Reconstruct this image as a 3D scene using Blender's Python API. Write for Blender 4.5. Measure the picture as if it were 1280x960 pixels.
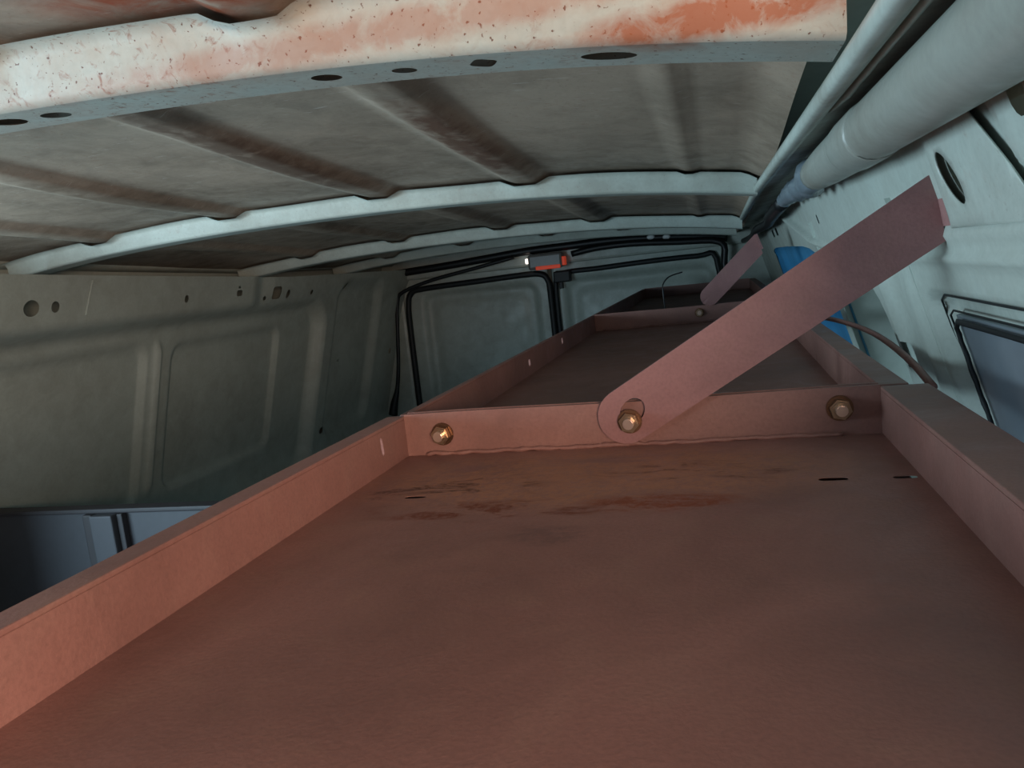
import bpy, bmesh, math, random
import numpy as np
from mathutils import Vector, Matrix
from mathutils.geometry import delaunay_2d_cdt
random.seed(7)
for o in list(bpy.data.objects):
    bpy.data.objects.remove(o, do_unlink=True)
scene = bpy.context.scene
C = scene.collection
H = 1.2          # lens height above the van floor; all z values below are given relative to the lens

# ------------------------------------------------------------------ camera
cd = bpy.data.cameras.new('camera'); cam = bpy.data.objects.new('camera', cd); C.objects.link(cam)
cd.sensor_width = 36.0; cd.lens = 985.6/1280*36; cd.clip_start = 0.01
Rm = Matrix(((0.96295757, 0.06878268, 0.26073292),
             (0.24721875, 0.16093456, -0.95550142),
             (-0.10768289, 0.98456539, 0.13796878)))
cam.matrix_world = Matrix.Translation((0, 0, H)) @ Rm.to_4x4()
scene.camera = cam

# ------------------------------------------------------------------ world, light, exposure
w = bpy.data.worlds.new('world'); scene.world = w; w.use_nodes = True
bg = w.node_tree.nodes['Background']; bg.inputs[0].default_value = (0.50, 0.72, 0.95, 1); bg.inputs[1].default_value = 0.55
def area(name, loc, target, sx, sy, power, col):
    l = bpy.data.lights.new(name, 'AREA'); l.shape = 'RECTANGLE'; l.size = sx; l.size_y = sy
    l.energy = power; l.color = col
    o = bpy.data.objects.new(name, l); C.objects.link(o)
    o.location = (loc[0], loc[1], loc[2]+H)
    d = Vector(target)-Vector(loc); o.rotation_euler = d.to_track_quat('-Z', 'Y').to_euler()
    return o
# daylight through the open sliding door opening on the left (cool) and low sun-warmed light through the right cab door window
area('sliding_door_left_offscreen', (-1.80, 0.30, -0.12), (0.1, 1.5, -0.05), 1.4, 0.5, 38, (0.62, 0.86, 1.0))
area('cab_window_right_offscreen', (0.52, -0.75, 0.05), (-0.2, 0.75, 0.02), 0.5, 0.26, 24, (1.0, 0.70, 0.52))
vs = scene.view_settings
vs.view_transform = 'Standard'; vs.look = 'None'; vs.gamma = 1; vs.use_curve_mapping = False; vs.exposure = 0.0

# ------------------------------------------------------------------ materials
def srgb(r, g, b):
    f = lambda c: (c/255/12.92) if c/255 <= 0.04045 else ((c/255+0.055)/1.055)**2.4
    return (f(r), f(g), f(b), 1)
class NT:
    def __init__(s, name):
        s.m = bpy.data.materials.new(name); s.m.use_nodes = True; s.t = s.m.node_tree
        s.b = s.t.nodes['Principled BSDF']; s.pos = s.t.nodes.new('ShaderNodeNewGeometry').outputs['Position']
    def n(s, typ, **kw):
        nd = s.t.nodes.new(typ)
        for k, v in kw.items(): setattr(nd, k, v)
        return nd
    def link(s, a, b): s.t.links.new(a, b)
    def mapped(s, scale=(1, 1, 1), loc=(0, 0, 0), rot=(0, 0, 0)):
        mp = s.n('ShaderNodeMapping'); s.link(s.pos, mp.inputs['Vector'])
        mp.inputs['Scale'].default_value = scale; mp.inputs['Location'].default_value = loc; mp.inputs['Rotation'].default_value = rot
        return mp.outputs[0]
    def noise(s, sc, detail=4, rough=0.55, vec=None, dist=0):
        nd = s.n('ShaderNodeTexNoise'); s.link(vec or s.pos, nd.inputs['Vector'])
        nd.inputs['Scale'].default_value = sc; nd.inputs['Detail'].default_value = detail
        nd.inputs['Roughness'].default_value = rough; nd.inputs['Distortion'].default_value = dist
        return nd.outputs['Fac']
    def ramp(s, fac, stops):
        r = s.n('ShaderNodeValToRGB'); s.link(fac, r.inputs[0])
        e = r.color_ramp.elements
        while len(e) < len(stops): e.new(0.5)
        for i, (p, c) in enumerate(stops):
            e[i].position = p; e[i].color = c if isinstance(c, tuple) else (c, c, c, 1)
        return r.outputs[0]
    def math(s, op, a, b=None):
        nd = s.n('ShaderNodeMath', operation=op)
        for i, v in enumerate((a, b)):
            if v is None: continue
            if isinstance(v, (int, float)): nd.inputs[i].default_value = v
            else: s.link(v, nd.inputs[i])
        return nd.outputs[0]
    def mix(s, fac, a, b):
        nd = s.n('ShaderNodeMix', data_type='RGBA')
        if isinstance(fac, (int, float)): nd.inputs[0].default_value = fac
        else: s.link(fac, nd.inputs[0])
        for i, v in ((6, a), (7, b)):
            if isinstance(v, tuple): nd.inputs[i].default_value = v
            else: s.link(v, nd.inputs[i])
        return nd.outputs[2]
    def bump(s, fac, strength, dist=0.002):
        nd = s.n('ShaderNodeBump'); nd.inputs['Strength'].default_value = strength; nd.inputs['Distance'].default_value = dist
        s.link(fac, nd.inputs['Height']); s.link(nd.outputs[0], s.b.inputs['Normal'])
    def blob(s, c, r):
        """soft 0..1 ellipsoid around a point of the place: where a stain of its own shape sits"""
        mp = s.n('ShaderNodeMapping'); s.link(s.pos, mp.inputs['Vector'])
        mp.inputs['Scale'].default_value = tuple(1/v for v in r)
        mp.inputs['Location'].default_value = tuple(-a/v for a, v in zip((c[0], c[1], c[2]+H), r))
        ln = s.n('ShaderNodeVectorMath', operation='LENGTH'); s.link(mp.outputs[0], ln.inputs[0])
        m = s.n('ShaderNodeMapRange', interpolation_type='SMOOTHSTEP'); s.link(ln.outputs['Value'], m.inputs[0])
        m.inputs[1].default_value = 1.0; m.inputs[2].default_value = 0.0
        return m.outputs[0]

def simple(name, col, rough=0.5, metal=0.0, spec=0.5):
    t = NT(name); f = t.noise(60, 3)
    t.link(t.mix(t.ramp(f, [(0.35, 0.0), (0.75, 0.35)]), col, tuple(v*0.7 for v in col[:3])+(1,)), t.b.inputs['Base Color'])
    t.b.inputs['Roughness'].default_value = rough; t.b.inputs['Metallic'].default_value = metal
    t.b.inputs['Specular IOR Level'].default_value = spec
    return t.m

def van_paint(name, col, dirt, rust=0.0, rough=0.38, stain=None, scratch=False, dirtcol=srgb(96, 84, 70)):
    t = NT(name)
    n1 = t.noise(3.2, 5, 0.6); n2 = t.noise(17, 6, 0.7, dist=0.4)
    c = t.mix(t.ramp(t.math('MULTIPLY', n1, n2), [(0.16, 0.0), (0.42, dirt)]), col, dirtcol)
    fine = t.noise(190, 2, 0.5)
    c = t.mix(t.ramp(fine, [(0.45, 0.0), (0.8, 0.25)]), c, tuple(v*0.6 for v in col[:3])+(1,))
    if scratch:
        sc = t.noise(11, 3, 0.6, vec=t.mapped((3, 26, 1), rot=(0, 0, 0.5)))
        c = t.mix(t.ramp(sc, [(0.665, 0.0), (0.70, 0.5)]), c, srgb(215, 205, 195))
    if rust:
        sp = t.noise(105, 4, 0.65, dist=0.6); msk = t.noise(7, 4)
        f = t.math('MULTIPLY', t.ramp(sp, [(0.56, 0.0), (0.72, 0.9)]), t.ramp(msk, [(0.42, 0.0), (0.6, rust)]))
        c = t.mix(f, c, srgb(128, 66, 30))
        sp2 = t.noise(260, 2, 0.5)
        f2 = t.math('MULTIPLY', t.ramp(sp2, [(0.66, 0.0), (0.72, 1.0)]), rust)
        c = t.mix(f2, c, srgb(92, 52, 34))
    for (cc, rr, amt, sc, colr) in (stain or []):
        bl = t.blob(cc, rr); nn = t.noise(sc, 5, 0.65, dist=0.5)
        f = t.ramp(t.math('MULTIPLY', bl, t.ramp(nn, [(0.3, 0.15), (0.62, 1.0)])), [(0.08, 0.0), (0.5, amt)])
        c = t.mix(f, c, colr)
    t.link(c, t.b.inputs['Base Color'])
    t.link(t.ramp(n2, [(0.3, rough-0.06), (0.75, rough+0.22)]), t.b.inputs['Roughness'])
    t.bump(t.noise(9, 4), 0.35, 0.004)
    return t.m

def primer(name, col, stains=(), dust=0.35, rough=0.5):
    t = NT(name)
    n1 = t.noise(5.5, 6, 0.62, dist=0.6); n2 = t.noise(24, 5, 0.65, dist=0.8); fine = t.noise(420, 2)
    c = t.mix(t.ramp(n1, [(0.33, 0.0), (0.7, 1.0)]), tuple(v*0.72 for v in col[:3])+(1,), tuple(min(1, v*1.22) for v in col[:3])+(1,))
    c = t.mix(t.ramp(n2, [(0.5, 0.0), (0.75, dust)]), c, srgb(150, 118, 104))
    c = t.mix(t.ramp(fine, [(0.4, 0.0), (0.8, 0.3)]), c, tuple(v*0.5 for v in col[:3])+(1,))
    for (cc, rr, amt, sc, colr, lo) in stains:
        bl = t.blob(cc, rr); nn = t.noise(sc, 6, 0.7, vec=t.mapped((0.55, 1.3, 1)), dist=0.7)
        f = t.ramp(t.math('MULTIPLY', bl, t.ramp(nn, [(lo, 0.0), (lo+0.16, 1.0)])), [(0.1, 0.0), (0.55, amt)])
        gr = t.noise(230, 3, .6)
        f = t.math('MULTIPLY', f, t.ramp(gr, [(0.36, 0.25), (0.56, 1.0)]))
        c = t.mix(f, c, colr)
    t.link(c, t.b.inputs['Base Color'])
    t.link(t.ramp(n2, [(0.3, rough-0.08), (0.75, rough+0.16)]), t.b.inputs['Roughness'])
    t.bump(t.math('ADD', t.math('MULTIPLY', n2, 0.6), t.math('MULTIPLY', fine, 0.25)), 0.3, 0.002)
    return t.m

PAINT = srgb(176, 186, 178)
RUST = srgb(150, 76, 34)
M = {}
M['wall'] = van_paint('pale_grey_green_body_paint', PAINT, 0.35)
M['rwall'] = van_paint('pale_blue_white_body_paint', PAINT, 0.35)
M['rear'] = van_paint('rear_door_paint', PAINT, 0.35)
M['roof'] = van_paint('dirty_roof_sheet_paint', srgb(170, 152, 134), 0.8, rust=0.35, rough=0.45, scratch=True,
    stain=[((-.31, 1.05, .18), (.05, .42, .1), .8, 30, srgb(92, 56, 40)), ((-.585, 1.0, .19), (.06, .5, .1), .75, 24, srgb(84, 60, 46)),
           ((-.37, 0.51, .215), (.15, .06, .08), 1.0, 20, srgb(140, 60, 24)), ((-.9, 1.1, .19), (.05, .35, .1), .6, 24, srgb(92, 74, 58))])
M['rib'] = van_paint('stained_roof_rib_paint', PAINT, 0.45, rust=0.9, rough=0.5, dirtcol=srgb(150, 112, 84),
    stain=[((.02, .556, .15), (.15, .06, .022), .85, 40, RUST), ((-.2, .56, .18), (.5, .03, .022), .45, 30, RUST),
           ((-.30, .556, .150), (.35, .02, .012), .6, 60, srgb(160, 90, 48))])
M['rib2'] = van_paint('roof_rib_paint', PAINT, 0.4, rust=0.2, rough=0.42)
M['rail'] = van_paint('roof_rail_paint', PAINT, 0.5, rough=0.36)
M['olive'] = van_paint('grimy_olive_channel_paint', PAINT, 0.8, rough=0.4)
M['header'] = van_paint('grey_green_header_paint', PAINT, 0.35)
M['pillar'] = van_paint('cream_pillar_paint', PAINT, 0.35, rust=0.2, rough=0.4)
M['void'] = simple('cavity_body_paint', PAINT, 0.6)
M['outer'] = simple('outer_skin_inside', PAINT, 0.6)
BRN = srgb(140, 100, 92)
M['deck'] = primer('brown_primer_deck', BRN, [
    ((-.10, .55, -.15), (.26, .12, .03), .5, 14, srgb(184, 124, 84), .30),
    ((-.045, .480, -.15), (.075, .030, .03), .95, 46, srgb(128, 58, 24), .40),
    ((-.15, .472, -.15), (.14, .035, .03), .95, 40, srgb(110, 50, 24), .46),
    ((-.20, .530, -.15), (.11, .07, .03), .9, 36, srgb(72, 34, 20), .50),
    ((-.02, .545, -.15), (.12, .06, .03), .8, 44, srgb(84, 44, 26), .53),
    ((-.105, .425, -.15), (.035, .03, .03), .45, 26, srgb(88, 66, 64), .36),
    ])
M['deck2'] = primer('brown_primer_deck_dusty', BRN, dust=.6)
M['rim'] = primer('brown_primer_rim', BRN, dust=.2)
M['flange'] = primer('brown_primer_flange', BRN, dust=.45)  # rim primer with more pale mottling
M['rim2'] = primer('light_tinted_rim', BRN, dust=.45)  # rim primer again, paler to carry the light on this lip
M['strap'] = primer('mauve_brown_strap', srgb(146, 103, 101), dust=.25, rough=.55)
M['zinc'] = simple('zinc_plated_steel', srgb(168, 146, 122), 0.3, 1.0)
M['washer'] = simple('dull_brass_washer', srgb(112, 84, 66), 0.45, 1.0)
M['shank'] = simple('bright_bolt_end', srgb(225, 205, 190), 0.3, 1.0)
M['rubber'] = simple('black_rubber', srgb(20, 24, 26), 0.55)
M['wire'] = simple('black_cable_sheath', srgb(18, 20, 22), 0.45)
M['dark'] = simple('dark_grey_panel', srgb(62, 64, 70), 0.6)
M['darkpost'] = simple('dark_grey_post', srgb(48, 46, 50), 0.6)
M['duct'] = van_paint('pale_grey_duct_plastic', srgb(150, 154, 146), 0.5, rough=0.33)
M['foil'] = simple('crinkled_grey_film', srgb(112, 124, 132), 0.3)
M['white'] = simple('white_plastic', srgb(225, 228, 228), 0.4)
M['floor'] = simple('grey_floor_mat', srgb(70, 68, 66), 0.8)
M['lamp'] = simple('grey_lamp_housing', srgb(116, 116, 112), 0.35)
def emissive(name, col, s):
    t = NT(name); t.b.inputs['Base Color'].default_value = col
    t.b.inputs['Emission Color'].default_value = col; t.b.inputs['Emission Strength'].default_value = s
    return t.m
M['redlens'] = emissive('red_lamp_lens', srgb(205, 70, 44), 0.35)
M['bulb'] = emissive('lit_bulb', srgb(255, 240, 230), 3.0)
def film_glass(name, col, trans, rough=0.35):
    t = NT(name); tr = t.n('ShaderNodeBsdfTranslucent'); n = t.noise(6, 4, .6)
    c = t.mix(t.ramp(n, [(0.3, 0.0), (0.7, 1.0)]), tuple(v*0.75 for v in col[:3])+(1,), col)
    t.link(c, tr.inputs[0]); t.link(c, t.b.inputs['Base Color']); t.b.inputs['Roughness'].default_value = rough
    mx = t.n('ShaderNodeMixShader'); mx.inputs[0].default_value = trans
    t.link(t.b.outputs[0], mx.inputs[1]); t.link(tr.outputs[0], mx.inputs[2])
    t.link(mx.outputs[0], t.t.nodes['Material Output'].inputs['Surface'])
    return t.m
M['glass'] = film_glass('dusty_grey_window_film', srgb(168, 178, 186), 0.5)
M['blueglass'] = film_glass('blue_window_film', srgb(120, 186, 214), 0.75)

# ------------------------------------------------------------------ mesh helpers
def link_obj(name, me, mat, parent=None, smooth=True, **props):
    o = bpy.data.objects.new(name, me); C.objects.link(o)
    me.materials.append(M[mat])
    if smooth:
        for p in me.polygons: p.use_smooth = True
    if parent: o.parent = parent
    for k, v in props.items(): o[k] = v
    return o
def from_bm(name, bm, mat, parent=None, smooth=False, **props):
    for v in bm.verts: v.co.z += H
    bmesh.ops.recalc_face_normals(bm, faces=bm.faces)
    me = bpy.data.meshes.new(name); bm.to_mesh(me); bm.free()
    return link_obj(name, me, mat, parent, smooth, **props)
def from_data(name, v, f, mat, parent=None, smooth=True, **props):
    me = bpy.data.meshes.new(name)
    me.from_pydata([(a, b, c+H) for a, b, c in v], [], f); me.update()
    return link_obj(name, me, mat, parent, smooth, **props)
def empty(name, label, cat, loc, group=None, kind=None):
    o = bpy.data.objects.new(name, None); C.objects.link(o); o.empty_display_size = .05
    o['label'] = label; o['category'] = cat
    if group: o['group'] = group
    if kind: o['kind'] = kind
    return o
def thick(o, t, offset=0):
    m = o.modifiers.new('thickness', 'SOLIDIFY'); m.thickness = t; m.offset = offset
def box_bm(bm, x0, x1, y0, y1, z0, z1, bev=0.0):
    r = bmesh.ops.create_cube(bm, size=1)['verts']
    for v in r:
        v.co = Vector(((x0+x1)/2+v.co.x*(x1-x0), (y0+y1)/2+v.co.y*(y1-y0), (z0+z1)/2+v.co.z*(z1-z0)))
    if bev:
        es = {e for v in r for e in v.link_edges}
        bmesh.ops.bevel(bm, geom=list(es), offset=bev, segments=2, affect='EDGES', profile=.5)
def box(name, b, mat, parent=None, bev=0.0, **props):
    bm = bmesh.new(); box_bm(bm, *b, bev=bev); return from_bm(name, bm, mat, parent, **props)
def ellipse(cu, cv, a, b, n=20, rot=0, p=2.0):
    out = []
    for k in range(n):
        t = 2*math.pi*k/n; c, s = math.cos(t), math.sin(t)
        x = a*math.copysign(abs(c)**(2/p), c); y = b*math.copysign(abs(s)**(2/p), s)
        out.append((cu+x*math.cos(rot)-y*math.sin(rot), cv+x*math.sin(rot)+y*math.cos(rot)))
    return out
def inside(poly, x, y):
    c = False; j = len(poly)-1
    for i in range(len(poly)):
        xi, yi = poly[i]; xj, yj = poly[j]
        if (yi > y) != (yj > y) and x < (xj-xi)*(y-yi)/(yj-yi)+xi: c = not c
        j = i
    return c
def sheet(name, us, vs_, holes, fn, mat, parent=None, smooth=True, th=0.0, outline=None, **props):
    """sheet metal: a grid in (u,v) with real holes cut out, bent into place by fn(u,v)->(x,y,z)"""
    pts = []; edges = []
    bbs = [(min(p[0] for p in h), max(p[0] for p in h), min(p[1] for p in h), max(p[1] for p in h)) for h in holes]
    for u in us:
        for v in vs_:
            bad = False
            for h, bb in zip(holes, bbs):
                m = .002
                if bb[0]-m < u < bb[1]+m and bb[2]-m < v < bb[3]+m:
                    cu, cv = (bb[0]+bb[1])/2, (bb[2]+bb[3])/2
                    big = [(cu+(p[0]-cu)*1.12, cv+(p[1]-cv)*1.12) for p in h]
                    if inside(big, u, v): bad = True; break
            if outline and not bad and not inside(outline, u, v): bad = True
            if not bad: pts.append(Vector((u, v)))
    loops = list(holes)+([outline] if outline else [])
    for h in loops:
        s = len(pts)
        for k, p in enumerate(h):
            pts.append(Vector(p)); edges.append((s+k, s+(k+1) % len(h)))
    vo, eo, fo = delaunay_2d_cdt(pts, edges, [], 0, 1e-7)[:3]
    faces = []
    for f in fo:
        cu = sum(vo[i][0] for i in f)/len(f); cv = sum(vo[i][1] for i in f)/len(f)
        if outline and not inside(outline, cu, cv): continue
        skip = False
        for h, bb in zip(holes, bbs):
            if bb[0] < cu < bb[1] and bb[2] < cv < bb[3] and inside(h, cu, cv): skip = True; break
        if not skip: faces.append(tuple(f))
    o = from_data(name, [fn(p[0], p[1]) for p in vo], faces, mat, parent, smooth, **props)
    if th: thick(o, th)
    return o
def lin(a, b, step):
    n = max(1, int(round((b-a)/step))); return [a+(b-a)*i/n for i in range(n+1)]
def tube(name, pts, r, mat, parent=None, seg=8, sub=4, wob=0, **props):
    """round bar or cable through points (Catmull-Rom), closed ends"""
    P = [Vector(p) for p in pts]; rr = r if isinstance(r, (list, tuple)) else [r]*len(P)
    Q, RR = [], []
    for i in range(len(P)-1):
        p0 = P[max(i-1, 0)]; p1 = P[i]; p2 = P[i+1]; p3 = P[min(i+2, len(P)-1)]
        for k in range(sub):
            t = k/sub
            Q.append(.5*((2*p1)+(-p0+p2)*t+(2*p0-5*p1+4*p2-p3)*t*t+(-p0+3*p1-3*p2+p3)*t**3)); RR.append(rr[i]*(1-t)+rr[i+1]*t)
    Q.append(P[-1]); RR.append(rr[-1])
    v, f = [], []
    up = Vector((0.13, 0.31, 0.94))
    for i, q in enumerate(Q):
        d = (Q[min(i+1, len(Q)-1)]-Q[max(i-1, 0)]).normalized()
        a = d.cross(up); a = a.normalized() if a.length > 1e-4 else Vector((1, 0, 0)); b = d.cross(a)
        for k in range(seg):
            t = 2*math.pi*k/seg; R_ = RR[i]*(1+wob*random.uniform(-1, 1))
            v.append(tuple(q+a*math.cos(t)*R_+b*math.sin(t)*R_))
    for i in range(len(Q)-1):
        for k in range(seg):
            f.append((i*seg+k, i*seg+(k+1) % seg, (i+1)*seg+(k+1) % seg, (i+1)*seg+k))
    f.append(tuple(range(seg))[::-1]); f.append(tuple(range((len(Q)-1)*seg, len(Q)*seg)))
    return from_data(name, v, f, mat, parent, True, **props)
def sstep(a, b, x):
    if a == b: return 1.0 if x >= a else 0.0
    t = max(0., min(1., (x-a)/(b-a))); return t*t*(3-2*t)
def rrect(u, v, u0, u1, v0, v1, rad, edge):
    """1 inside a rounded rectangle, 0 outside, soft edge: the stamping profile of body panels"""
    cu, cv = (u0+u1)/2, (v0+v1)/2; hu, hv = (u1-u0)/2-rad, (v1-v0)/2-rad
    dx, dy = abs(u-cu)-hu, abs(v-cv)-hv
    d = math.hypot(max(dx, 0), max(dy, 0))+min(max(dx, dy), 0)-rad
    return 1-sstep(-edge/2, edge/2, d)

# ------------------------------------------------------------------ the van body
AX = [-1.56, -1.44, -1.2, -.9, -.7, -.56, -.34, -.14, -.02, .06, .12]
AZ = [.085, .105, .126, .139, .141, .137, .127, .114, .100, .087, .075]
POLY = np.polyfit(AX, AZ, 4)
def arch(x): return float(np.polyval(POLY, x))
def zs(y):
    d = min(y, 2.4)-1.4; return -.045*d+.006*d*d
def rib_z(x, y): return arch(x)+zs(y)
BEADS = [-1.20, -.90, -.585, -.31]
def sheet_z(x, y):
    z = rib_z(x, y)+.036+.010*(1-sstep(.62, 1.15, y))
    for b in BEADS: z -= .011*(1-sstep(.018, .045, abs(x-b)))
    z -= .014*sstep(.045, .09, x)
    z -= .008*(1-sstep(.004, .012, abs(x+.035)))*.6          # weld strip near the rail
    z += .0025*math.sin(y*9+x*5)*math.sin(x*11)              # slightly oil-canned sheet
    return z
# floor
fl = box('floor', (-1.78, .62, -.95, 3.6, -1.24, -1.2), 'floor', kind='structure', label='grey van cargo floor under the shelving', category='floor')
# roof
xs = sorted(set([round(x, 4) for x in lin(-1.46, .084, .0125)]))
ceil = sheet('ceiling', xs, lin(-.95, 3.48, .05), [], lambda u, v: (u, v, sheet_z(u, v)), 'roof',
             kind='structure', label='dirty scratched roof sheet with pressed beads and cross ribs', category='ceiling')
sheet('roof_outer_skin', lin(-1.6, .22, .13), lin(-.95, 3.55, .3), [], lambda u, v: (u, v, rib_z(max(min(u, .05), -1.5), v)+.075), 'void', ceil)
def rib(y0, y1, holes, mat, drop=0.0, x0=-1.455, x1=.072, gap=.004):
    fn = lambda u, v: (u, v, rib_z(u, v*0+(y0+y1)/2))
    mid = (y0+y1)/2
    us = lin(x0, x1, .0125)
    n = 7
    # profile across the rib: near flange on the sheet, near web, rounded edge, bottom, far web, far flange
    prof = [(y0-.022, 9), (y0-.008, 9), (y0-.003, .8), (y0, .14), (y0+.004, .03), (y0+.008, 0)]
    def top(u): return sheet_z(u, mid)-gap-rib_z(u, mid)
    def near(u, k):
        y, s = prof[int(round(k))]
        t = top(u)
        return (u, y, rib_z(u, mid)+(t if s == 9 else t*s))
    v, f = [], []
    for i, u in enumerate(us):
        for k in range(len(prof)): v.append(near(u, k))
    m = len(prof)
    for i in range(len(us)-1):
        for k in range(m-1): f.append((i*m+k, (i+1)*m+k, (i+1)*m+k+1, i*m+k+1))
    r = from_data('roof_rib', v, f, mat, ceil)
    v, f = [], []
    for i, u in enumerate(us):
        t = top(u); z = rib_z(u, mid)
        v += [(u, y1, z), (u, y1+.003, z+t*.9), (u, y1+.022, z+t)]
    for i in range(len(us)-1):
        for k in range(2): f.append((i*3+k, (i+1)*3+k, (i+1)*3+k+1, i*3+k+1))
    from_data('rear_web', v, f, mat, r)
    sheet('rib_underside', us, lin(y0+.008, y1, .013), holes, lambda u, w_: (u, w_, rib_z(u, mid)), mat, r)
    return r
H1 = [ellipse(-.59, .59, .016, .012), ellipse(-.542, .592, .014, .010), ellipse(-.283, .59, .0125, .010), ellipse(-.219, .592, .010, .008),
      ellipse(-.156, .590, .009, .011, 16, .5, 4), ellipse(-.064, .592, .020, .011), ellipse(-.86, .59, .013, .01), ellipse(-1.1, .59, .013, .01)]
rib(.556, .622, H1, 'rib', drop=.0, x1=.088)
rib(1.38, 1.435, [], 'rib2'); rib(2.22, 2.275, [], 'rib2'); rib(2.86, 2.91, [], 'rib2')
rib(-.28, -.21, [], 'rib')

# right roof rail: swept pressed channel
def sweep(name, prof, y0, y1, mat, parent, zf, step=.08, **props):
    ys = lin(y0, y1, step); v, f = [], []; m = len(prof)
    for y in ys:
        for (x, z) in prof: v.append((x+(rx(y)*sstep(.12, .075, x) if name == 'roof_rail' else 0), y, z+zf(y)))
    for i in range(len(ys)-1):
        for k in range(m-1): f.append((i*m+k, (i+1)*m+k, (i+1)*m+k+1, i*m+k+1))
    o = from_data(name, v, f, mat, parent, True, **props); return o
rz = lambda y: zs(max(y, 1.4))*.42
rx = lambda y: .006*max(0., min(1., (1.4-y)/.9))
wr = empty('wall_right', 'pale blue-white pressed metal van side behind the shelf trays', 'wall', (0, 0, 0), kind='structure')
rl = sweep('roof_rail', [(.0685, .099), (.0668, .0935), (.0672, .0895), (.069, .0880), (.0745, .0885), (.0765, .0895), (.0775, .0915), (.0805, .0920), (.0815, .0945)], .10, 3.5, 'rail', wr, rz)
thick(rl, .0015)
sweep('rail_channel', [(.0815, .0945), (.086, .0965), (.098, .098), (.106, .099), (.128, .104), (.141, .098), (.1455, .075), (.146, .058)], .10, 3.5, 'olive', wr, rz)
tube('highlight_bead', [(.0935, .30, .0955), (.0935, .40, .0953), (.0932, .50, .0953), (.0930, .60, .0955), (.0925, .68, .097)], [.0022, .0025, .0022, .003, .001], 'rwall', wr, 8, 4, .12)  # highlight streak along the rail, built as a pale bead

# left wall -------------------------------------------------
def lw(u, v):       # u = along the van, v = height (relative), pressed panels
    x = -1.468+.29*v if v > -.62 else -1.648+.06*(v+.62)
    d = 0.0
    d += .022*sstep(-.035, -.005, v-(.0 if u < 2.2 else .0))*(1-sstep(2.17, 2.27, u))        # upper rail band with holes
    d += .010*sstep(-.02, .03, v)*sstep(2.25, 2.33, u)
    big = rrect(u, v, .9, 2.72, -.66, -.03, .10, .035)
    d += .050*(1-big)*sstep(1.0, 1.2, u+1)
    d -= .016*rrect(u, v, 1.915, 2.475, -.515, -.098, .04, .014)
    d -= .016*rrect(u, v, 1.0, 1.80, -.53, -.085, .04, .014)
    d += .016*math.exp(-((u-1.845)/.010)**2)*sstep(-.52, -.48, v)*(1-sstep(-.11, -.07, v))
    d -= .028*rrect(u, v, 2.83, 3.22, -.56, .03, .06, .05)
    d += .004*sstep(3.24, 3.34, u)
    d += .012*math.exp(-((v+.63)/.03)**2)
    return (x+d, u, v)
HL = [ellipse(1.351, .036, .020, .017), ellipse(1.414, .035, .011, .012), ellipse(1.858, .027, .008, .010),
      ellipse(2.106, .030, .014, .009, 16, 0, 4), ellipse(2.104, .048, .005, .005, 10), ellipse(2.342, .021, .026, .020, 16, 0, 5),
      ellipse(2.415, .014, .011, .014, 14), ellipse(2.279, .007, .008, .007, 10), ellipse(2.58, .012, .009, .008, 10), ellipse(2.878, .022, .010, .012, 12),
      ellipse(2.80, -.52, .016, .014, 12), ellipse(2.93, -.25, .007, .006, 8), ellipse(3.40, -.27, .012, .014, 12)]
def left_wall_top(u): return .103+zs(u)*.85
def lwm(u, v):
    t = left_wall_top(u)
    return lw(u, -1.2+(v+1.2)*(t+1.2)/(.103+1.2) if v < -.2 else (v if v < .05 else .05+(v-.05)*(t-.05)/(.103-.05)))
wl = sheet('wall_left', lin(1.06, 3.5, .0098), sorted(set(lin(-1.2, -.7, .06)+lin(-.7, .103, .0125))), HL, lwm, 'wall',
           kind='structure', label='dim grey-green pressed metal van side with punched holes', category='wall')
sheet('outer_skin', lin(1.06, 3.52, .3), lin(-1.22, .27, .17), [], lambda u, v: ((-1.54+.29*v if v > -.62 else -1.72), u, v), 'void', wl)
box('door_pillar', (-1.70, -1.45, 1.00, 1.07, -1.2, .08), 'wall', wl, .012)
# triangular patch of reflected light on the upper band, built as a plate
g = [(1.50, .012), (1.515, .088), (1.585, .046), (1.572, .012)]
vv = [lw(a, b) for a, b in g]
from_data('reflection_patch', [(x+.003, y, z) for x, y, z in vv]+[(x-.003, y, z) for x, y, z in vv],
          [(0, 1, 2, 3), (7, 6, 5, 4), (0, 4, 5, 1), (1, 5, 6, 2), (2, 6, 7, 3), (3, 7, 4, 0)], 'rwall', wl, False, label='pale triangular patch of reflected light')
# left cant rail above the wall, leaving the dark drain gap
sweep('cant_rail', [(-1.50, .150), (-1.452, .150), (-1.445, .128), (-1.46, .116), (-1.50, .116)], 1.0, 3.5, 'rib2', wl, lambda y: zs(y)*.9+.012)

# right wall ------------------------------------------------
def rwf(u, v):
    x = .16-.29*v
    d = 0.0                                            # positive = towards the inside (-x)
    door = rrect(u, v, -.2, .965+.05*(-v), -1.0, -.004, .02, .008)
    d += .004*door
    d += .002*math.exp(-((v+.004)/.0045)**2)*(1-sstep(.95, .98, u))
    d += .005*math.exp(-((v+.024)/.004)**2)*door
    d -= .018*rrect(u, v, -.2, .752, -.8, -.055, .025, .008)
    d += .006*math.exp(-((u-(.80+.25*(v+.05)*0))/.016)**2)*sstep(-.03, -.06, v)*door
    d += .010*math.exp(-((u-.90)/.012)**2)*sstep(-.02, -.05, v)*door
    # cream pillar above the door, further pillars
    d += .006*(1-sstep(.436, .446, u-v*.5))*sstep(-.006, .0, v)
    ru = 1.37+(v+.007)/.076*.47
    d += .014*math.exp(-((u-ru)/.045)**2)*sstep(-.02, .0, v)
    d -= .012*sstep(2.5, 2.6, u)
    return (x-d, u, v)
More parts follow.
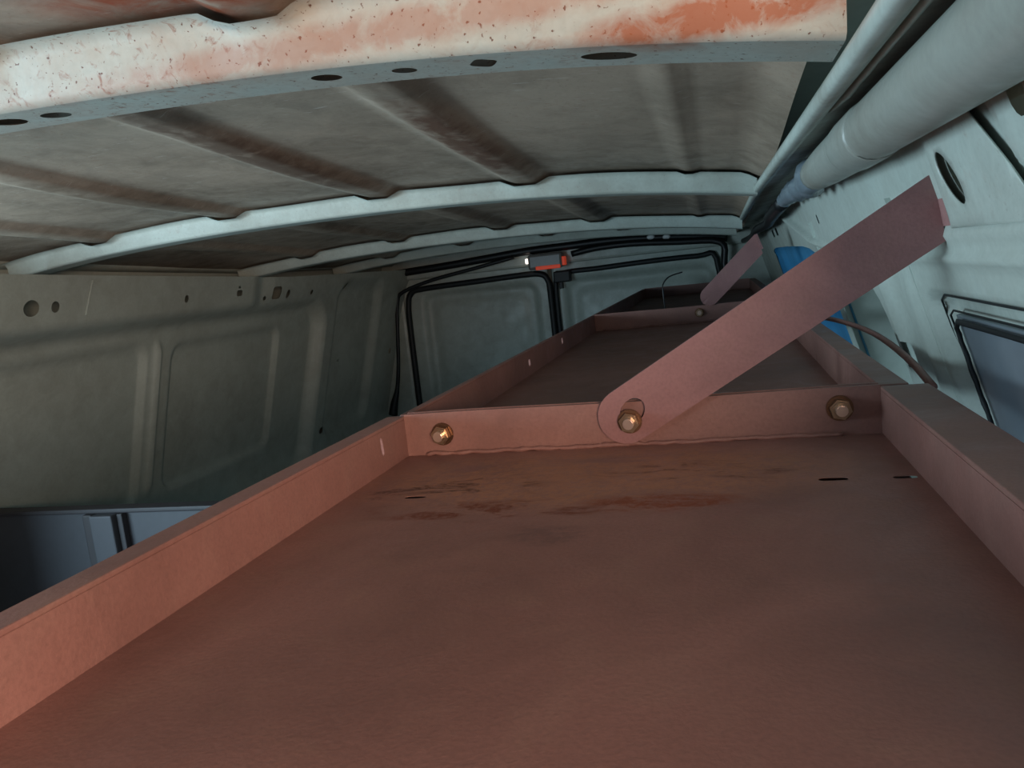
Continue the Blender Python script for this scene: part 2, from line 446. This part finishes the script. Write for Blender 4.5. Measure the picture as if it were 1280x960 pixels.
HR = [ellipse(.566, .030, .022, .0118, 24, .785), ellipse(.425, .058, .010, .012, 14),
      ellipse(1.292, .031, .006, .007, 10, 0, 4), ellipse(2.13, .032, .03, .010, 12, 0, 5), ellipse(2.26, .030, .03, .010, 12, 0, 5),
      ellipse(.895, -.128, .010, .014, 12, 0, 5)]
HR.append([(-.10, -.50), (-.10, -.079), (.722, -.079), (.728, -.083), (.73, -.09), (.73, -.50)])      # door window
HR.append(ellipse(1.18, -.26, .185, .205, 24, 0, 6))                 # dark access opening
HR.append(ellipse(2.0, -.115, .60, .108, 24, 0, 5))                   # rear side window
rs = sheet('side_panel', lin(.30, 3.5, .012), sorted(set(lin(-1.2, -.4, .08)+lin(-.4, -.1, .0085)+lin(-.1, .07, .004))), HR, rwf, 'rwall', wr)
rs.data.materials.append(M['header'])
for p in rs.data.polygons:
    if p.center.z-H > .0005: p.material_index = 1
sheet('outer_skin', lin(.77, 1.39, .2), lin(-.6, .07, .2), [], lambda u, v: (.235-.29*v, u, v), 'void', wr)
sheet('outer_skin', lin(.30, 3.5, .3), lin(-.003, .22, .03), [], lambda u, v: (.185, u, v), 'void', wr)
for yc in (.775, 1.385):  # added end plates that keep sky light out of the cavity
    sheet('cavity_light_stop', lin(.1, .42, .05), lin(-.55, .0, .05), [], lambda u, v: (u, yc, v), 'void', wr, outline=[(.155-.29*a, a) for a in (-.6, .03)]+[(.235-.29*.03, .03), (.235+.29*.6, -.6)])
sheet('cavity_base_stop', lin(.33, .41, .04), lin(.77, 1.39, .2), [], lambda u, v: (u, v, -.6), 'void', wr)  # added bottom plate, keeps the cavity dark from below
box('cab_light_stop', (-1.6, .22, -.97, -.95, .22, .38), 'wall', ceil)  # added unseen box, shuts out light leaking in above the roof sheet
# cream pillar cap with its oval hole: a separate pressed cover
PO = [(.607, -.002), (.606, .045), (.592, .066), (.500, .066), (.461, .027), (.440, -.002)]
sheet('pillar_cover', lin(.442, .605, .008), lin(0, .064, .0064), [HR[0]], lambda u, v: (rwf(u, v)[0]-.0015-.004*sstep(.607, .598, u)*sstep(0, .012, (u-.44)+(v*1.0)-.0), u, v), 'pillar', wr, th=.001, outline=PO, label='cream pillar cover with an oval hole')
win = empty('window_1', 'dusty grey glazed side window with ragged seal in the pale door', 'window', (0, 0, 0), kind='structure')
sheet('pane', lin(-.11, .736, .1), lin(-.505, -.074, .06), [], lambda u, v: (.16-.29*v+.011, u, v), 'glass', win, th=.003)
tube('window_seal', [(.16+.29*.5+.006, .731, -.5)]+[(.16+.29*z+.005, .7300+random.uniform(-.0015, .0015), -z) for z in lin(.085, .49, .006)[::-1]]+[(.16+.29*.079+.005, .72, -.0785)]+[(.16+.29*.0785+.005, y, -.0785) for y in (.6, .3, -.1)], .0022, 'rubber', win, 6, 1, .25)
for off, zt_ in ((.0195, -.0565), (.008, -.069)):
    y_ = .73+off
    gp = [(.16+.29*.5+.008, y_, -.5), (.16+.29*.3+.008, y_, -.3), (.16+.29*.12+.007, y_, -.12), (.16-.29*(zt_-.018)+.006, y_, zt_-.018), (.16-.29*(zt_-.004)+.005, y_-.005, zt_-.005), (.16-.29*zt_+.005, y_-.018, zt_), (.16-.29*zt_+.005, .5, zt_), (.16-.29*zt_+.005, -.1, zt_)]
    tube('gasket', gp, .0009, 'rubber', win, 6, 1)
win2 = empty('window_2', 'blue film side window further along the pale van side', 'window', (0, 0, 0), kind='structure')
sheet('pane', lin(1.38, 2.62, .2), lin(-.235, 0, .05), [], lambda u, v: (.16-.29*v+.012, u, v), 'blueglass', win2, th=.003)

# rear wall and doors ----------------------------------------
YR = 3.5
wb = empty('wall_back', 'pale rear door frame closing the end of the van', 'wall', (0, 0, 0), kind='structure')
def rear_fn(y):
    return lambda u, v: (u, y, v)
box('header', (-1.56, .22, YR-.03, YR+.06, .02, .14), 'rear', wb, .012)
box('side_post', (-1.80, -1.43, YR-.02, YR+.06, -1.2, .03), 'rear', wb, .015)
box('side_post', (.02, .40, YR-.02, YR+.06, -1.2, .03), 'rear', wb, .015)
box('sill', (-1.80, .40, YR-.02, YR+.06, -1.24, -1.13), 'rear', wb, .01)
def rear_door(name, x0, x1, label, hx0, hx1):
    root = empty(name, label, 'door', (0, 0, 0), kind='structure')
    def fn(u, v):
        d = -.028*rrect(u, v, hx0, hx1, -1.0, -.055, .05, .03)
        d += .010*rrect(u, v, hx0+.05, hx1-.05, -.95, -.10, .05, .05)
        d += .004*math.sin(u*6+1)*math.sin(v*5)
        return (u, YR-d, v)
    sheet('inner_panel', lin(x0, x1, .012), sorted(set(lin(-1.14, -.4, .03)+lin(-.4, .045, .0125))), [], fn, 'rear', root, th=.002)
    box('outer_skin', (x0-.01, x1+.01, YR+.055, YR+.06, -1.16, .06), 'outer', root)
    return root
d1 = rear_door('door_1', -1.44, -.735, 'pale rear door whose panel sits between two dark seals', -1.335, -.795)
d2 = rear_door('door_2', -.715, .03, 'pale rear door partly hidden by the far shelf tray', -.655, -.02)
tube('door_seal', [(-1.418, YR-.012, -1.1), (-1.418, YR-.012, -.55), (-1.417, YR-.012, -.2), (-1.412, YR-.012, -.10), (-1.395, YR-.012, -.045), (-1.33, YR-.012, -.026), (-1.05, YR-.012, -.018), (-.84, YR-.012, -.012), (-.76, YR-.012, -.018), (-.733, YR-.012, -.05), (-.727, YR-.012, -.12), (-.725, YR-.012, -.5), (-.725, YR-.012, -1.1)], .014, 'rubber', d1, 8, 4)
tube('door_seal', [(-.700, YR-.012, -1.1), (-.700, YR-.012, -.4), (-.698, YR-.012, -.06), (-.66, YR-.012, -.022), (-.5, YR-.012, -.018), (-.3, YR-.012, -.012), (-.08, YR-.012, -.012), (.0, YR-.012, -.03), (.01, YR-.012, -.3)], .012, 'rubber', d2, 8, 4)
lt = box('latch', (-.70, -.625, YR-.05, YR-.005, -.062, -.012), 'rubber', d1, .006)
box('striker', (-.68, -.665, YR-.035, YR-.008, -.09, -.06), 'rubber', lt, .002)

# ------------------------------------------------------------------ shelf trays
def hexnut(parent, c, y, af=.0072, h=.007):
    b = empty('bolt', '', '', None); del b['label']; del b['category']; b.parent = parent
    def disc(name, r, y0, y1, n, mat, rot=0, bev=.0008):
        bm = bmesh.new()
        res = bmesh.ops.create_cone(bm, cap_ends=True, segments=n, radius1=r, radius2=r, depth=y1-y0)
        bmesh.ops.rotate(bm, verts=bm.verts, matrix=Matrix.Rotation(math.pi/2, 3, 'X') @ Matrix.Rotation(rot, 3, 'Z'))
        bmesh.ops.translate(bm, verts=bm.verts, vec=(c[0], (y0+y1)/2, c[1]))
        if bev:
            es = [e for e in bm.edges if len(e.link_faces) == 2 and e.calc_face_angle() > 1.2]
            bmesh.ops.bevel(bm, geom=es, offset=bev, segments=2, affect='EDGES')
        return from_bm(name, bm, mat, b)
    disc('washer', .0100, y-.0022, y, 24, 'washer', 0, .0006)
    disc('nut', af/math.cos(math.pi/6), y-.0022-h, y-.0022, 6, 'zinc', .3, .001)
    disc('bolt_shank', .0045, y-.0022-h-.005, y-.001, 14, 'shank', 0, .0008)
    return b
XL, XR, ZD, ZT = -.277, .114, -.150, -.114
def tray(y0, y1, mats, label, deck_slots=(), rim_slots=(), bolts=(), fl_l=.016, fl_r=.032, dz=0.0, xshift=0.0):
    xl, xr, zd, zt = XL+xshift, XR+xshift, ZD+dz, ZT+dz
    t = empty('shelf_tray', label, 'shelf', (0, 0, 0), 'shelf trays bolted end to end')
    dk = sheet('deck', lin(xl, xr, .03), lin(y0, y1, .03), list(deck_slots), lambda u, v: (u, v, zd), mats[0], t, False, th=.0003)
    # left rim: upright lip and outward top flange
    sheet('left_rim', lin(y0, y1, .03), lin(zd-.0005, zt-.0028, .011), list(rim_slots), lambda u, v: (xl, u, v), mats[1], t, False, th=.003)
    box('left_flange', (xl-fl_l, xl+.0015, y0, y1, zt-.003, zt), mats[2], t, .0008)
    sheet('right_rim', lin(y0, y1, .03), lin(zd-.0005, zt-.0028, .011), [], lambda u, v: (xr, u, v), mats[1] if len(mats) < 4 else mats[3], t, False, th=.003)
    box('right_flange', (xr-.0015, xr+fl_r, y0, y1, zt-.003, zt), mats[2], t, .0008)
    for yy in (y0+.0015, y1-.0015):
        pv = sheet('end_plate', lin(xl+.0015, xr-.0015, .03), lin(zd-.0005, zt+.001, .012), [], lambda u, v: (u, yy, v+.0006*math.sin(u*20)), mats[1], t, False, th=.003)
    # weld bead where the far end plate meets the deck
    bp = [(x, y1-.005+random.uniform(-.001, .001), zd+.0012+random.uniform(-.0005, .001)) for x in lin(xl+.02, xr-.03, .008)]
    tube('weld_bead', bp, [random.uniform(.0012, .0026) for _ in bp], mats[1], t, 6, 2, .2)
    box('deck_light_stop', (xl+.004, xr-.004, y1-.17, y1-.085, zd-.03, zd-.004), mats[1], t, .002)  # added under the deck to block light showing through the slots
    for (bx_, bz_) in bolts: hexnut(t, (bx_, bz_), y1-.003)
    return t
slot = lambda x, y, a, b: ellipse(x, y, a, b, 16, 0, 3)
tray(-.70, .640, ('deck', 'rim', 'flange'), 'brown primer shelf tray with rust patches and slotted deck, beneath the mauve strap',
     [slot(.0615, .517, .009, .0036), slot(-.219, .508, .008, .0030), slot(.103, .516, .007, .003)],
     [ellipse(.585, -.129, .0022, .008, 12, .12, 3)], [(-.241, -.1315), (.083, -.1285)], fl_l=.016)
tray(.646, 1.780, ('deck2', 'rim', 'rim', 'rim2'), 'dusty brown shelf tray beyond the first bolted end plate',
     [slot(.05, .80, .012, .004), slot(-.02, .86, .03, .003)],
     [ellipse(1.12, -.132, .006, .0055, 10, 0, 3), ellipse(1.38, -.128, .006, .006, 10, 0, 3)], [(-.044, -.1285)], fl_l=.006, fl_r=.02)
tray(1.786, 3.10, ('rim', 'rim', 'rim'), 'dark far shelf tray ending in front of the rear doors', fl_l=.006, fl_r=.02)

# ------------------------------------------------------------------ braces
def brace(y, a, b, wid, label, foot, hole=True, boltat=None, cut=.018):
    t = empty('brace_strap', label, 'brace', (0, 0, 0), 'diagonal flat strap braces')
    A, B = Vector(a), Vector(b); d = (B-A).normalized(); n = Vector((-d.y, d.x)); L = (B-A).length; h = wid/2
    outl = [(L-cut, -h), (L, h)]+[(h*math.cos(k), h*math.sin(k)) for k in [math.pi/2+math.pi*i/14 for i in range(15)]]
    def fn(u, v):
        p = A+d*u+n*v; return (p.x, y, p.y)
    hl = [ellipse(.007, .0005, .0118, .0092, 18, .35)] if hole else []
    sheet('strap', lin(-.02, L, .02), lin(-h*.96, h*.96, .0095), hl, fn, 'strap', t, False, th=.005, outline=outl)
    # foot folded flat against the pillar
    p0 = B+n*h; p1 = B-n*h-d*cut
    def ff(u, v):
        p = p0.lerp(p1, v); return (p.x+.002-.15*u*0, y+.0025-u, p.y)
    o = sheet('folded_foot', lin(0, foot, foot/3), lin(0, .78, .26), [], ff, 'strap', t, False, th=.004)
    if boltat: hexnut(t, boltat, y-.0025)
    return t
brace(.634, (-.080, -.1245), (.163, .0185), .0455, 'mauve-brown flat strap brace from the bolted end plate to the cream pillar', .028, True, (-.077, -.1285))
brace(1.774, (-.02, -.095), (.095, .012), .040, 'short dark brown strap brace rising from the far tray joint', .02, False)

# ------------------------------------------------------------------ things along the walls
du = empty('side_duct', 'pale grey plastic duct hanging under the roof rail', 'duct', (0, 0, 0))
def dz(y): return rz(y)
tube('duct_tube', [(.113, y, .0725+dz(y)) for y in (.12, .2, .35, .5, .7, .85, .95)], [.021]*5+[.020, .018], 'duct', du, 18, 4)
tube('duct_sleeve', [(.113, y, .0725+dz(y)) for y in (.62, .622, .70, .702)], [.0212, .0222, .0222, .0212], 'duct', du, 18, 2)
cr = [(.113+random.uniform(-.002, .002), 0.94+k*.033, .0715+dz(1.3)+random.uniform(-.002, .002)) for k in range(16)]
tube('crinkled_end', cr, [.018*(1-.028*k)*(1.16 if k % 2 else .80) for k in range(16)], 'foil', du, 12, 2, .10)
tube('harness_tail', [(.113, 1.42, .068), (.112, 1.7, .058), (.12, 1.95, .050), (.11, 2.3, .045), (.118, 2.8, .035), (.11, 3.4, .03)], [.012, .013, .011, .011, .010, .010], 'wire', du, 8, 4)

pt = empty('partition', 'low dark grey partition with upright posts below the left van side', 'partition', (0, 0, 0))
box('panel', (-1.575, -.92, 1.295, 1.31, -1.2, -.392), 'dark', pt, .002)
box('top_edge', (-1.575, -.92, 1.285, 1.32, -.392, -.382), 'darkpost', pt, .003)
box('post', (-1.285, -1.262, 1.277, 1.295, -1.2, -.392), 'darkpost', pt, .003)
box('post', (-1.26, -1.205, 1.268, 1.295, -1.2, -.392), 'dark', pt, .003)
box('post', (-1.203, -1.19, 1.28, 1.295, -1.2, -.392), 'darkpost', pt, .002)

lp = empty('brake_lamp', 'grey high brake lamp with red glowing lens above the rear door seam', 'lamp', (0, 0, 0))
box('housing', (-.80, -.645, YR-.095, YR-.03, .004, .072), 'lamp', lp, .012)
box('lens', (-.765, -.655, YR-.100, YR-.09, .002, .018), 'redlens', lp, .003)
box('lens', (-.648, -.634, YR-.090, YR-.05, .012, .05), 'redlens', lp, .003)
box('bulb', (-.812, -.798, YR-.085, YR-.06, .034, .056), 'bulb', lp, .004)

def thing_tube(name, label, cat, pts, r, mat, **kw):
    return tube(name, pts, r, mat, label=label, category=cat, **kw)
thing_tube('wiring_harness', 'black cable, thickened with header shade, across the top of the rear doors', 'cable',
    [(-1.50, YR-.05, .055), (-1.40, YR-.05, .058), (-1.2, YR-.05, .066), (-1.0, YR-.05, .078), (-.8, YR-.05, .090), (-.6, YR-.05, .092), (-.45, YR-.05, .094), (-.25, YR-.05, .085), (-.05, YR-.05, .066), (.05, YR-.05, .05)], .018, 'wire')  # cable made thicker to take in the shade under the header
thing_tube('wiring_harness', 'thick black cable sagging under the rear header towards the right post', 'cable',
    [(-.60, YR-.10, .055), (-.5, YR-.10, .068), (-.35, YR-.10, .070), (-.15, YR-.10, .055), (.02, YR-.10, .035), (.03, YR-.10, -.05), (.03, YR-.10, -.20)], .014, 'wire')
thing_tube('hanging_cable', 'black cable hanging down the left rear post to a plug', 'cable',
    [(-.86, YR-.085, .070), (-1.05, YR-.085, .040), (-1.25, YR-.085, .010), (-1.40, YR-.085, -.030), (-1.435, YR-.085, -.075), (-1.452, YR-.085, -.20), (-1.468, YR-.085, -.35), (-1.49, YR-.085, -.47), (-1.515, YR-.085, -.545), (-1.53, YR-.085, -.60)],
    [.009]*7+[.010, .018, .022], 'wire')
for (x, z) in ((-.262, .089), (-.197, .082)):
    bm = bmesh.new(); bmesh.ops.create_uvsphere(bm, u_segments=12, v_segments=8, radius=.013)
    for v in bm.verts: v.co = Vector((x+v.co.x*1.3, YR-.066+v.co.y*.6, z+v.co.z*.8))
    from_bm('cable_clip', bm, 'white', None, True, label='small white clip on the black cable over the rear doors', category='clip', group='white cable clips')
thing_tube('bowed_hose', 'dark brown hose bowing outward beside the dusty tray', 'hose',
    [(.140, 1.60, -.132), (.150, 1.40, -.124), (.166, 1.20, -.118), (.176, 1.02, -.118), (.175, .85, -.124), (.168, .72, -.132)], .0035, 'rim')
thing_tube('thin_wire', 'thin wire curling up above the far tray', 'wire',
    [(-.125, 1.90, -.147), (-.127, 1.90, -.08), (-.125, 1.905, -.062), (-.11, 1.91, -.047), (-.08, 1.92, -.040)], .0016, 'wire')
bm = bmesh.new(); box_bm(bm, .150, .166, 1.36, 1.40, -.125, -.098, .004)
from_bm('plastic_clip', bm, 'white', None, False, label='small white plastic clip beside the tray by the dark opening', category='clip')

# put every thing's Empty at the base of its own parts
for root in [o for o in bpy.data.objects if o.type == 'EMPTY' and o.parent is None]:
    pts = []
    def gather(o):
        for c in o.children:
            if c.type == 'MESH': pts.extend([v.co for v in c.data.vertices])
            gather(c)
    gather(root)
    if not pts: continue
    lo = [min(p[i] for p in pts) for i in range(3)]; hi = [max(p[i] for p in pts) for i in range(3)]
    root.location = ((lo[0]+hi[0])/2, (lo[1]+hi[1])/2, lo[2])
    for c in root.children: c.matrix_parent_inverse = Matrix.Translation(-Vector(root.location))
